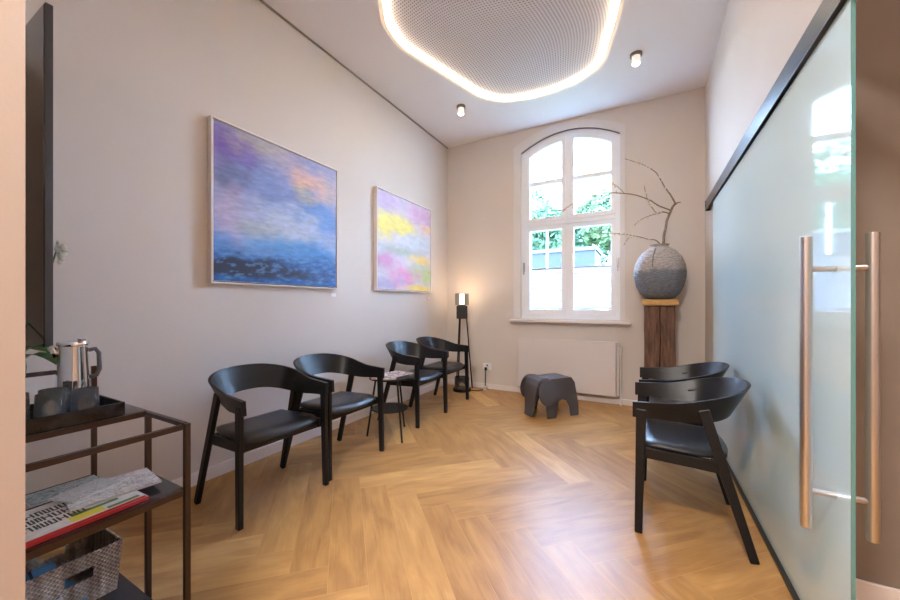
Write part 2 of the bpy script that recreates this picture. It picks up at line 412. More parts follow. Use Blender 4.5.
link('glass_edge', bx(-.005, .005, -1.200, -1.1985, .018, 2.098), mat('green_glass_edge', (.10, .24, .24), .12, spec=.8), d)
for s in (-1, 1):
    h = None
    bm = bmesh.new(); xo = s*.076
    tube(bm, [(xo, -1.106, .45), (xo, -1.106, 1.402)], .0155, 24)
    h = link('pull_handle', bm, STEEL, d, bevel=.002)
    bm = bmesh.new()
    for z in (.57, 1.295): tube(bm, [(s*.0055, -1.106, z), (xo-s*.013, -1.106, z)], .0095, 16)
    st = link('standoff', bm, STEEL, h)
rl = empty('sliding_door_rail', (RW, 2.75, 2.12)); tag(rl, 'long black sliding door rail fixed high on the right wall above the glass', 'door rail')
link('track', bx(-.040, -.0005, -1.65, 1.56, .0, .085), mat('black_anodised', (.012, .012, .014), .3, metal=.3), rl, bevel=.003)
link('lower_lip', bx(-.044, -.038, -1.65, 1.56, -.018, .02), MATS['black_anodised'], rl, bevel=.002)
link('end_cap', bx(-.044, -.0005, 1.561, 1.567, -.018, .086), METAL_BK, rl)
ft = link('floor_guide', bx(-.018, .018, -1.25, 1.30, 0.001, .014), mat('dark_guide', (.045, .04, .038), .4, metal=.4)); ft.location = (GX-.003, 2.7, 0)
tag(ft, 'dark floor guide strip running under the sliding glass door', 'floor track')

# ================================================================ CHAIRS
def make_chair():
    t = empty('armchair')
    W = .274
    # bent band: arms + backrest
    bm = bmesh.new()
    path = []
    xt, xs, xr, hy = .262, -.035, -.222, .264
    for i in range(9): path.append((xt+(xs-xt)*i/9, hy-.020*(i/9)**1.5))
    n = 28
    for i in range(n+1):
        a = PI/2*i/n*2
        e = 1.0
        path.append((xs-(xs-xr)*-1*0 + -(xs-xr)*math.sin(a), (hy-.020)*math.copysign(abs(math.cos(a))**.82, math.cos(a))))
    for i in range(9): path.append((xs+(xt-xs)*(i+1)/9, -hy+.020*(1-(i+1)/9)**1.5))
    rings = []; m_ = len(path)
    for i, (x, y) in enumerate(path):
        a = Vector(path[max(i-1, 0)]); b2 = Vector(path[min(i+1, m_-1)]); tdir = (b2-a).normalized(); nrm = Vector((tdir.y, -tdir.x))
        if nrm.dot(Vector((x+.0, y))) < 0: nrm = -nrm
        if x > 0: nrm = Vector((0, math.copysign(1, y)))
        q = min(1, max(0, (xt-x)/(xt-xr)))       # 0 at the tip, 1 at the rear
        s = q*q*(3-2*q)
        top = .672 + .033*q + .075*max(0, (q-.35)/.65)**1.4
        h = .078 + .030*q + .042*s**1.5
        bot = top-h
        tilt = .005+.07*s
        th = .022-.008*s
        P = Vector((x, y))
        o0, o1 = P+nrm*(-tilt*.5), P+nrm*(tilt*.5)
        ring = []
        for (pp, z, off) in ((o0, bot, -th/2), (o0, bot, th/2), (o1, top, th/2), (o1, top, -th/2)):
            w = pp+nrm*off; ring.append(bm.verts.new((w.x, w.y, z)))
        rings.append(ring)
    for a, b2 in zip(rings, rings[1:]):
        for k in range(4): bm.faces.new((a[k], a[(k+1) % 4], b2[(k+1) % 4], b2[k]))
    bm.faces.new(rings[0][::-1]); bm.faces.new(rings[-1])
    ob = link('backrest_arm_band', bm, BLACK, t, smooth=True); ob.data.set_sharp_from_angle(angle=.8)
    for s in (-1, 1):
        bm = bmesh.new(); bar(bm, (.235, s*W, .001), (.222, s*(W-.006), .640), .028, .036, .026, .048, side=Vector((0, 1, 0))); link('leg', bm, BLACK, t, bevel=.005)
        bm = bmesh.new(); bar(bm, (-.235, s*W, .001), (-.045, s*(W-.026), .668), .028, .036, .026, .048, side=Vector((0, 1, 0))); link('leg', bm, BLACK, t, bevel=.005)
        bm = bmesh.new(); bar(bm, (.216, s*(W-.028), .412), (-.12, s*(W-.028), .398), .024, .055, side=Vector((0, 1, 0))); link('side_rail', bm, BLACK, t, bevel=.003)
    bm = bmesh.new(); bar(bm, (.19, -.25, .405), (.19, .25, .405), .022, .05, side=Vector((1, 0, 0))); link('front_rail', bm, BLACK, t, bevel=.003)
    bm = bmesh.new(); bar(bm, (-.11, -.25, .40), (-.11, .25, .40), .022, .05, side=Vector((1, 0, 0))); link('rear_rail', bm, BLACK, t, bevel=.003)
    # seat: curved padded shell with rounded corners
    bm = bmesh.new(); nx, ny = 14, 14; g = []
    for layer in (0, 1):
        gl_ = []
        for i in range(nx+1):
            row = []
            for j in range(ny+1):
                u, v = i/nx*2-1, j/ny*2-1
                sx = u*math.sqrt(1-v*v*.26); sy = v*math.sqrt(1-u*u*.20)
                x = .035+sx*.205; y = sy*(.258-.020*(1-u)*.5)
                z = .432 + .010*v*v - .016*(1-u)*.5 + .010*max(0, -u)**3
                if u > .6: z -= .02*((u-.6)/.4)**2
                z += (.0 if layer == 0 else .018*(1-max(abs(u), abs(v))**8)**.5+.016)
                row.append(bm.verts.new((x, y, z)))
            gl_.append(row)
        g.append(gl_)
    for i in range(nx):
        for j in range(ny):
            bm.faces.new((g[0][i][j], g[0][i][j+1], g[0][i+1][j+1], g[0][i+1][j])); bm.faces.new((g[1][i][j], g[1][i+1][j], g[1][i+1][j+1], g[1][i][j+1]))
    per = [(i, 0) for i in range(nx)]+[(nx, j) for j in range(ny)]+[(i, ny) for i in range(nx, 0, -1)]+[(0, j) for j in range(ny, 0, -1)]
    for a, b2 in zip(per, per[1:]+per[:1]):
        bm.faces.new((g[0][a[0]][a[1]], g[0][b2[0]][b2[1]], g[1][b2[0]][b2[1]], g[1][a[0]][a[1]]))
    link('seat', bm, LEATHER, t, smooth=True)
    return t
def copy_tree(o, parent=None):
    c = o.copy(); C.objects.link(c)
    if parent: c.parent = parent
    for ch in list(o.children): copy_tree(ch, c)
    return c
proto = make_chair()
spots = [((-2.085, 1.408), math.radians(-3.5), 'black wooden armchair nearest the shelf unit, under the blue painting', 'armchairs along the left wall'),
         ((-2.095, 1.993), 0.0, 'black wooden armchair second from the shelf unit, beside the small round table', 'armchairs along the left wall'),
         ((-2.14, 3.125), .0, 'black wooden armchair just past the small round table, under the yellow and pink painting', 'armchairs along the left wall'),
         ((-2.17, 3.73), .0, 'black wooden armchair nearest the floor lamp in the far left corner', 'armchairs along the left wall'),
         ((.205, 2.372), PI, 'black wooden armchair on the right in front of the glass door, nearest the camera', 'armchairs by the glass door'),
         ((.225, 3.01), PI, 'black wooden armchair on the right behind the nearer one, beside the wooden pedestal', 'armchairs by the glass door')]
for i, ((x, y), rz, lab, grp) in enumerate(spots):
    o = proto if i == 0 else copy_tree(proto)
    o.location = (x, y, 0); o.rotation_euler = (0, 0, rz); tag(o, lab, 'chair', grp)

# ================================================================ SIDE TABLE + MAGAZINES
st = empty('side_table', (-2.04, 2.60, 0)); tag(st, 'small round black side table with three legs between two armchairs', 'side table')
def disc(r, z0, z1, n=40):
    bm = bmesh.new(); lathe(bm, [(r, z0), (r, z1)], n, close_bottom=True, close_top=True); return bm
link('table_top', disc(.185, .513, .527), METAL_BK, st, bevel=.003)
link('lower_shelf', disc(.165, .235, .245), METAL_BK, st, bevel=.003)
for dx, dy in ((-.145, -.14), (.225, -.12), (0.0, .225)):
    bm = bmesh.new(); tube(bm, [(dx*.62, dy*.62, .512), (dx, dy, .001)], .009, 10); link('leg', bm, METAL_BK, st)
def imgmat(name, cols, scale, seed=0, soft=False):
    """printed page: blocks of colour"""
    m = bpy.data.materials.new(name); m.use_nodes = True; nt = m.node_tree; b = nt.nodes['Principled BSDF']
    tc = nt.nodes.new('ShaderNodeTexCoord'); mp = nt.nodes.new('ShaderNodeMapping'); mp.inputs['Location'].default_value = (seed, seed*.7, seed*1.3)
    mp.inputs['Scale'].default_value = scale
    if soft:
        vo = nt.nodes.new('ShaderNodeTexNoise'); vo.inputs['Scale'].default_value = 1; vo.inputs['Detail'].default_value = 3; vo.inputs['Distortion'].default_value = 1
    else:
        vo = nt.nodes.new('ShaderNodeTexVoronoi'); vo.inputs['Scale'].default_value = 1; vo.distance = 'CHEBYCHEV'
    r = nt.nodes.new('ShaderNodeValToRGB'); r.color_ramp.interpolation = 'CONSTANT'
    e = r.color_ramp.elements
    while len(e) > 1: e.remove(e[-1])
    e[0].position = .36 if soft else 0; e[0].color = (*cols[0], 1)
    if soft: r.color_ramp.interpolation = 'LINEAR'
    for i, c in enumerate(cols[1:], 1): k = e.new(.36+.30*i/len(cols) if soft else i/len(cols)); k.color = (*c, 1)
    sp = nt.nodes.new('ShaderNodeSeparateColor')
    nt.links.new(tc.outputs['Object'], mp.inputs[0]); nt.links.new(mp.outputs[0], vo.inputs['Vector']); nt.links.new(vo.outputs['Color'], sp.inputs[0])
    nt.links.new(sp.outputs[0], r.inputs[0]); nt.links.new(r.outputs[0], b.inputs['Base Color']); b.inputs['Roughness'].default_value = .3
    return m
PAPER = mat('paper_edge', (.62, .58, .54), .6)
def magazine(x, y, z, rz, w, l, h, cover, label, group=None, spine=None, tilt=0, blocks=()):
    """w along local x, l along local y"""
    t = empty('magazine', (x, y, z), rz); t.rotation_euler[0] = tilt; tag(t, label, 'magazine', group)
    link('pages', bx(-w/2, w/2, -l/2, l/2, 0, h-.001), PAPER, t)
    link('cover', bx(-w/2-.001, w/2+.001, -l/2-.001, l/2+.001, h-.001, h), cover, t)
    if spine: link('spine', bx(w/2, w/2+.002, -l/2, l/2, 0, h+.0002), spine, t)
    if blocks:
        by = {}
        for (a, b2, c, d2, mm) in blocks: by.setdefault(mm.name, (mm, bmesh.new())); box(by[mm.name][1], a, b2, c, d2, h, h+.0006)
        for mm, bmx in by.values(): link('print', bmx, mm, t)
    return t
pinkc = imgmat('pink_print', [(.75, .72, .7), (.6, .2, .25), (.08, .08, .1), (.8, .78, .78), (.55, .5, .5), (.1, .1, .1)], (40, 40, 1), 3)
pinkb = imgmat('floral_print', [(.8, .76, .74), (.1, .1, .12), (.7, .3, .35), (.8, .8, .8), (.3, .28, .3)], (50, 60, 1), 8)
magazine(-2.06, 2.57, .5275, .5, .21, .28, .008, pinkc, 'pink and white patterned magazine lying lowest on the round side table')
magazine(-2.02, 2.64, .5358, -.15, .21, .28, .008, pinkb, 'black and white patterned magazine on top of the pile on the side table')

# ================================================================ FLOOR LAMP (far left corner)
fl = empty('floor_lamp', (-2.20, 4.38, 0), math.radians(27)); tag(fl, 'slim black tripod floor lamp with glowing head in the far left corner', 'floor lamp')
link('base', disc(.125, .001, .04), METAL_BK, fl, bevel=.006)
bm = bmesh.new(); lathe(bm, [(.10, .041), (.10, .19), (.096, .19), (.096, .041)], 32); link('glass_cylinder', bm, CLEAR, fl, smooth=True)
for dx, dy in ((-.075, -.01), (-.05, .05), (.14, -.02)):
    bm = bmesh.new(); tube(bm, [(dx*.45, dy*.45, 1.0), (dx*1.0, dy, .04)], .009, 10); link('leg', bm, METAL_BK, fl)
link('lamp_box', bx(-.075, .075, -.06, .06, .985, 1.165), mat('black_box_finish', (.03, .03, .03), .55), fl, bevel=.015)
bm = bmesh.new(); lathe(bm, [(.05, 1.18), (.05, 1.32)], 24, close_top=True, close_bottom=True); link('light_tube', bm, mat('warm_lamp_glow', (1, .9, .75), .5, emis=(1, .86, .66), estr=2.2), fl, smooth=False)
for s in (-1, 1):
    bm = bmesh.new(); n = 10
    P = [(s*(.095*math.cos(a)), .095*math.sin(a)) for a in [(-1.25+1.6*i/n) for i in range(n+1)]]; Q = [(p[0]*.94, p[1]*.94) for p in reversed(P)]
    prism(bm, P+Q, [], xy(1.17), xy(1.33)); link('reflector', bm, mat('grey_reflector', (.42, .37, .31), .4, metal=.3), fl)
link('collar', bx(-.05, .05, -.05, .05, 1.165, 1.18), METAL_BK, fl)
cb = bmesh.new(); tube(cb, [(-2.08, 4.42, .012), (-1.99, 4.45, .008), (-1.95, 4.55, .01), (-1.955, 4.62, .03), (-1.965, 4.645, .2), (-1.965, 4.64, .27)], .006, 8)
o = link('power_cable', cb, RUBBER, smooth=True); tag(o, 'black cable running from the wall socket to the floor lamp', 'cable')
so = empty('wall_socket', (-1.96, BW, .31)); tag(so, 'white double wall socket low on the back wall beside the lamp', 'socket')
link('plate', bx(-.045, .075, -.012, -.0005, -.045, .045), WHITE, so, bevel=.003)
link('plug', bx(-.018, .018, -.03, -.0125, -.05, -.01), METAL_BK, so, bevel=.003)
link('plug', bx(.008, .03, -.02, -.0125, .008, .03), METAL_BK, so, bevel=.003)
tr_ = link('extension_block', bx(-.024, .024, -.03, .03, 0, .05), mat('offwhite_block', (.6, .55, .52), .5), bevel=.004); tr_.location = (-1.93, 4.56, .001); tag(tr_, 'small pale plug block on the floor under the wall socket', 'plug block')

# ================================================================ RADIATOR
ra = empty('radiator', (-.88, BW, .09)); tag(ra, 'flat white panel radiator on the wall under the window', 'radiator')
link('front_panel', bx(-.585, .585, -.115, -.098, .02, .655), BASEB if False else mat('radiator_white', (.66, .60, .58), .4), ra, bevel=.006)
link('back_panel', bx(-.57, .57, -.045, -.03, 0, .63), MATS['radiator_white'], ra, bevel=.004)
link('top_grille', bx(-.585, .612, -.097, -.015, .63, .648), MATS['radiator_white'], ra, bevel=.002)
link('side_panel', bx(.590, .616, -.098, -.012, .03, .629), MATS['radiator_white'], ra, bevel=.003)
link('side_panel', bx(-.606, -.590, -.098, -.012, .03, .629), MATS['radiator_white'], ra, bevel=.003)
bm = bmesh.new()
for i in range(58): box(bm, -.57+i*.02, -.566+i*.02, -.095, -.047, .02, .625)
link('convector_fins', bm, mat('fin_grey', (.35, .33, .32), .5), ra)
for x in (-.45, .45): link('wall_bracket', bx(x-.015, x+.015, -.029, -.0005, .1, .6), MATS['radiator_white'], ra)
bm = bmesh.new(); tube(bm, [(.632, -.06, .60), (.632, -.06, .50)], .014, 12); tube(bm, [(.632, -.06, .5), (.632, -.06, -.088)], .007, 10); link('valve', bm, WHITE, ra)
bm = bmesh.new(); tube(bm, [(-.54, -.035, .0), (-.54, -.035, -.088)], .008, 10); link('pipe', bm, mat('copper_pipe', (.45, .28, .2), .4, metal=.6), ra)

# ================================================================ ELEPHANT STOOL
el = empty('elephant_stool', (-.88, 3.99, 0), math.radians(-120)); el.rotation_euler[2] = math.radians(-130); el.scale = (.80, 1.02, .97); el.location = (-.93, 3.93, 0); tag(el, 'charcoal elephant-shaped child stool in front of the radiator', 'stool')
# local +x = towards the head; y lateral; body is a folded ply shell
def shell(profile, w, th=.012):
    pass
bm = bmesh.new()
def sheet(bm, P, y0, y1, th):
    """profile P (x,z) swept in y with thickness th"""
    n = len(P); A = []
    for i, (x, z) in enumerate(P):
        a, b2 = Vector(P[max(i-1, 0)]), Vector(P[min(i+1, n-1)]); t = (b2-a).normalized(); nn = Vector((-t.y, t.x))*th
        A.append([bm.verts.new((x, y0, z)), bm.verts.new((x, y1, z)), bm.verts.new((x+nn.x, y1, z+nn.y)), bm.verts.new((x+nn.x, y0, z+nn.y))])
    for a, b2 in zip(A, A[1:]):
        for k in range(4): bm.faces.new((a[k], a[(k+1) % 4], b2[(k+1) % 4], b2[k]))
    bm.faces.new(A[0]); bm.faces.new(A[-1][::-1])
EM = PLASTIC_ELE
# body: back saddle, sides with leg arches
def side_outline():
    # x,z : rear leg, arch, front leg, with rounded rump
    P = [(-.335, 0), (-.345, .10), (-.335, .22), (-.315, .345), (-.27, .40), (-.12, .412), (.02, .408), (.13, .408), (.16, .36), (.165, .2), (.165, 0), (.03, 0), (.02, .10), (-.02, .165), (-.09, .185), (-.16, .165), (-.20, .10), (-.205, 0)]
    return P
for s in (-1, 1):
    bm = bmesh.new(); y0 = s*.165; tap = s*.03
    O = side_outline()
    prism(bm, O, [], lambda p: Vector((p[0], s*(.11+.05*(1-p[1]/.4)), p[1])), lambda p: Vector((p[0], s*(.125+.05*(1-p[1]/.4)), p[1])))
    link('leg_panel', bm, EM, el, bevel=.004)
bm = bmesh.new()
sheet(bm, [(-.33, .235), (-.308, .345), (-.262, .393), (-.12, .396), (.02, .391), (.13, .392)], -.126, .126, .016)
link('back', bm, EM, el, bevel=.003)
# head: forehead sheet curving down to the trunk (tapering)
bm = bmesh.new()
prof = [(.10, .422, .13), (.18, .425, .135), (.245, .40, .13), (.275, .34, .115), (.295, .25, .095), (.305, .15, .08), (.315, .06, .07), (.325, .001, .068)]
A = []
for i, (x, z, w) in enumerate(prof):
    a, b2 = prof[max(i-1, 0)], prof[min(i+1, len(prof)-1)]; t = Vector((b2[0]-a[0], b2[1]-a[1])).normalized(); nn = Vector((-t.y, t.x))*-.045
    if i == len(prof)-1: nn = Vector((-.045, 0))
    A.append([bm.verts.new((x, -w, z)), bm.verts.new((x, w, z)), bm.verts.new((x+nn.x, w, z+nn.y)), bm.verts.new((x+nn.x, -w, z+nn.y))])
for a, b2 in zip(A, A[1:]):
    for k in range(4): bm.faces.new((a[k], a[(k+1) % 4], b2[(k+1) % 4], b2[k]))
bm.faces.new(A[0]); bm.faces.new(A[-1][::-1])
link('head_and_trunk', bm, EM, el, bevel=.012, seg=3)
for s in (-1, 1):   # big round ears hanging beside the head
    n = 26
    E_ = [(.165+.130*math.cos(2*PI*i/n), .275+.140*math.sin(2*PI*i/n)) for i in range(n)]
    bm = bmesh.new()
    prism(bm, E_, [], lambda p: Vector((p[0], s*(.170-.35*(p[1]-.285)*.3+.06*(.165-p[0])), p[1])), lambda p: Vector((p[0], s*(.182-.35*(p[1]-.285)*.3+.06*(.165-p[0])), p[1])))
    link('ear', bm, EM, el, bevel=.004)
    bm = bmesh.new(); tube(bm, [(.235, s*.1285, .335), (.235, s*.1345, .335)], .012, 12); link('eye', bm, RUBBER, el)
    bm = bmesh.new(); box(bm, .09, .20, s*.125 if s > 0 else -.165, .165 if s > 0 else s*.125, .375, .405); link('ear_bridge', bm, EM, el, bevel=.004)

# ================================================================ PEDESTAL, VASE, BRANCHES
PX, PY = .135, 4.42
pd = empty('wooden_pedestal', (PX, PY, 0)); tag(pd, 'rough dark reclaimed timber pedestal carrying the stone vase', 'pedestal')
def woodmat(name, c0, c1, sc):
    m = bpy.data.materials.new(name); m.use_nodes = True; nt = m.node_tree; b = nt.nodes['Principled BSDF']
    tc = nt.nodes.new('ShaderNodeTexCoord'); mp = nt.nodes.new('ShaderNodeMapping'); mp.inputs['Scale'].default_value = sc
    n = nt.nodes.new('ShaderNodeTexNoise'); n.inputs['Scale'].default_value = 6; n.inputs['Detail'].default_value = 8; n.inputs['Roughness'].default_value = .7
    r = nt.nodes.new('ShaderNodeValToRGB'); r.color_ramp.elements[0].position = .35; r.color_ramp.elements[1].position = .68
    r.color_ramp.elements[0].color = (*c0, 1); r.color_ramp.elements[1].color = (*c1, 1)
    bp = nt.nodes.new('ShaderNodeBump'); bp.inputs['Strength'].default_value = .8; bp.inputs['Distance'].default_value = .01
    for a, c in ((tc.outputs['Object'], mp.inputs[0]), (mp.outputs[0], n.inputs['Vector']), (n.outputs['Fac'], r.inputs['Fac']), (r.outputs[0], b.inputs['Base Color']), (n.outputs['Fac'], bp.inputs['Height']), (bp.outputs[0], b.inputs['Normal'])): nt.links.new(a, c)
    b.inputs['Roughness'].default_value = .75
    return m
OLD = woodmat('old_brown_timber', (.045, .018, .009), (.24, .12, .07), (7, 7, .8)); CAP = woodmat('honey_wood', (.38, .19, .05), (.66, .40, .14), (1.5, 6, 6))
def rough_beam(x0, x1, y0, y1, z0, z1, seed):
    bm = bmesh.new(); nz = 24; ring = []
    base = [(x0, y0), ((x0+x1)/2, y0), (x1, y0), (x1, (y0+y1)/2), (x1, y1), ((x0+x1)/2, y1), (x0, y1), (x0, (y0+y1)/2)]
    for i in range(nz+1):
        z = z0+(z1-z0)*i/nz; r = []
        for (x, y) in base:
            nv = noise.noise_vector(Vector((x*9+seed, y*9, z*3)))*.010
            r.append(bm.verts.new((x+nv.x, y+nv.y, z)))
        ring.append(r)
    for a, b2 in zip(ring, ring[1:]):
        for k in range(8): bm.faces.new((a[k], a[(k+1) % 8], b2[(k+1) % 8], b2[k]))
    bm.faces.new(ring[0][::-1]); bm.faces.new(ring[-1]); return bm
link('beam', rough_beam(-.140, -.002, -.13, .13, .001, 1.165, 1), OLD, pd, bevel=.004)
link('beam', rough_beam(.004, .140, -.125, .13, .001, 1.165, 5), OLD, pd, bevel=.004)
link('cap', rough_beam(-.165, .165, -.16, .16, 1.172, 1.232, 9), CAP, pd, bevel=.006)
va_ = empty('stone_vase', (PX, PY-.01, 1.236)); tag(va_, 'round grey stone vase with pale rough upper half on the pedestal', 'vase')
vp = [(.09, 0), (.14, .01), (.185, .06), (.222, .14), (.240, .225), (.245, .28), (.236, .36), (.205, .44), (.155, .505), (.105, .54), (.085, .552), (.082, .568), (.095, .578), (.088, .58), (.072, .57), (.072, .53), (.12, .48), (.17, .40), (.2, .28), (.16, .10), (.05, .03)]
bm = bmesh.new(); lathe(bm, vp, 48, close_bottom=True, close_top=True)
for v in bm.verts:
    r = math.hypot(v.co.x, v.co.y)
    if r > .1:
        k = 1+.012*noise.noise(Vector((v.co.x*9, v.co.y*9, v.co.z*14))); v.co.x *= k; v.co.y *= k
ST = bpy.data.materials.new('rough_stoneware'); ST.use_nodes = True; nt = ST.node_tree; b = nt.nodes['Principled BSDF']; N = nt.nodes.new; Lk = nt.links.new
tc = N('ShaderNodeTexCoord'); sx = N('ShaderNodeSeparateXYZ'); Lk(tc.outputs['Object'], sx.inputs[0])
nz = N('ShaderNodeTexNoise'); nz.inputs['Scale'].default_value = 9; nz.inputs['Detail'].default_value = 8; nz.inputs['Roughness'].default_value = .7; Lk(tc.outputs['Object'], nz.inputs['Vector'])
ad = N('ShaderNodeMath'); ad.operation = 'MULTIPLY_ADD'; ad.inputs[1].default_value = .16; Lk(nz.outputs['Fac'], ad.inputs[0]); Lk(sx.outputs['Z'], ad.inputs[2])
r1 = N('ShaderNodeValToRGB'); r1.color_ramp.elements[0].position = .36; r1.color_ramp.elements[0].color = (.17, .18, .20, 1); r1.color_ramp.elements[1].position = .40; r1.color_ramp.elements[1].color = (.38, .34, .32, 1)
Lk(ad.outputs[0], r1.inputs['Fac'])
n3 = N('ShaderNodeTexNoise'); n3.inputs['Scale'].default_value = 30; n3.inputs['Detail'].default_value = 6
mpz = N('ShaderNodeMapping'); mpz.inputs['Scale'].default_value = (1, 1, 3); Lk(tc.outputs['Object'], mpz.inputs[0]); Lk(mpz.outputs[0], n3.inputs['Vector'])
r2 = N('ShaderNodeValToRGB'); r2.color_ramp.elements[0].position = .3; r2.color_ramp.elements[0].color = (.45, .45, .45, 1); r2.color_ramp.elements[1].position = .65; r2.color_ramp.elements[1].color = (1.15, 1.15, 1.15, 1); Lk(n3.outputs['Fac'], r2.inputs['Fac'])
mm = N('ShaderNodeMix'); mm.data_type = 'RGBA'; mm.blend_type = 'MULTIPLY'; mm.inputs[0].default_value = .8; Lk(r1.outputs[0], mm.inputs[6]); Lk(r2.outputs[0], mm.inputs[7]); Lk(mm.outputs[2], b.inputs['Base Color'])
bp = N('ShaderNodeBump'); bp.inputs['Strength'].default_value = .7; bp.inputs['Distance'].default_value = .012; Lk(n3.outputs['Fac'], bp.inputs['Height']); Lk(bp.outputs[0], b.inputs['Normal']); b.inputs['Roughness'].default_value = .8
link('body', bm, ST, va_, smooth=True)
# strap-like raised seam on the pale half
bm = bmesh.new()
pts = []
for i in range(9):
    z = .33+.025*i; k = 0
    for (r0, z0), (r1_, z1) in zip(vp, vp[1:]):
        if z0 <= z <= z1: k = r0+(r1_-r0)*(z-z0)/(z1-z0); break
    pts.append((-.12*k/.245*.6, -math.sqrt(max(0, k*k-(.12*k/.245*.6)**2))-.001, z))
tube(bm, pts, .005, 6); link('seam', bm, mat('seam_dark', (.12, .11, .11), .9), va_)
# branches
br = empty('bare_branches', (PX, PY-.01, 1.30)); tag(br, 'bare budding branches rising from the stone vase', 'branch')
BARK = mat('twig_bark', (.24, .18, .13), .8, noise_amt=.3, nscale=40)
def branch(pts, r0, r1_, name='twig', sub=4):
    P = [Vector(p) for p in pts]; Q = []
    for i in range(len(P)-1):
        p0, p1, p2, p3 = P[max(i-1, 0)], P[i], P[i+1], P[min(i+2, len(P)-1)]
        for s in range(sub):
            t = s/sub; Q.append(.5*((2*p1)+(-p0+p2)*t+(2*p0-5*p1+4*p2-p3)*t*t+(-p0+3*p1-3*p2+p3)*t**3))
    Q.append(P[-1])
    Q = [q+noise.noise_vector(q*14)*.006 for q in Q]
    bm = bmesh.new(); rs = [r0+(r1_-r0)*i/(len(Q)-1) for i in range(len(Q))]
    tube(bm, [q-Vector((PX, PY-.01, 1.30)) for q in Q], [max(r_*1.15, .0034) for r_ in rs], 7)
    o = link(name, bm, BARK, br, smooth=True)
    return Q
def buds(Q, n, i0=0):
    bm = bmesh.new()
    for _ in range(n):
        q = random.choice(Q[i0:]) + Vector([random.uniform(-.014, .014) for _ in range(3)]) - Vector((PX, PY-.01, 1.30))
        bmesh.ops.create_icosphere(bm, subdivisions=1, radius=random.uniform(.006, .011), matrix=Matrix.Translation(q) @ Matrix.Diagonal((1, 1, 1.5, 1)))
    o = link('buds', bm, mat('pale_buds', (.62, .55, .48), .7), br); o['kind'] = 'stuff'
y = 4.36
main = branch([(.15, y+.05, 1.34), (.17, y, 1.83), (.19, y, 1.98), (.215, y, 2.10), (.25, y, 2.19), (.281, y, 2.225)], .013, .009, 'stem')
branch([(.279, y, 2.219), (.30, y+.02, 2.235), (.325, y+.03, 2.232)], .008, .004)
a1 = branch([(.278, y, 2.215), (.225, y-.03, 2.32), (.167, y-.05, 2.42), (.101, y-.08, 2.545), (.02, y-.08, 2.62), (-.05, y-.08, 2.675), (-.19, y-.1, 2.74)], .008, .0022); buds(a1, 24, 6)
a2 = branch([(.235, y, 2.15), (.13, y-.04, 2.21), (.035, y-.08, 2.275), (-.08, y-.12, 2.33), (-.19, y-.15, 2.355), (-.36, y-.2, 2.375), (-.524, y-.22, 2.355), (-.72, y-.25, 2.28), (-.84, y-.25, 2.20), (-.99, y-.28, 2.155)], .007, .0016); buds(a2, 26, 8)
a3 = branch([(.225, y, 2.12), (.15, y-.06, 2.14), (.108, y-.08, 2.12), (.06, y-.1, 2.19), (.035, y-.1, 2.24), (.01, y-.1, 2.33), (-.006, y-.1, 2.44)], .006, .002); buds(a3, 22, 4)
a4 = branch([(.108, y-.08, 2.12), (.04, y-.1, 2.10), (-.05, y-.12, 2.06), (-.10, y-.12, 2.01)], .004, .0016); buds(a4, 10, 2)
a5 = branch([(.15, y+.02, 1.80), (.10, y-.05, 1.85), (.035, y-.08, 1.862), (-.12, y-.12, 1.91), (-.28, y-.15, 1.94), (-.47, y-.18, 1.955)], .006, .002); buds(a5, 16, 6)
a6 = branch([(-.12, y-.12, 1.91), (-.17, y-.14, 1.86), (-.20, y-.15, 1.80)], .003, .0015); buds(a6, 6)
a7 = branch([(-.19, y-.15, 2.355), (-.25, y-.16, 2.43), (-.30, y-.17, 2.47)], .003, .0015); buds(a7, 5)

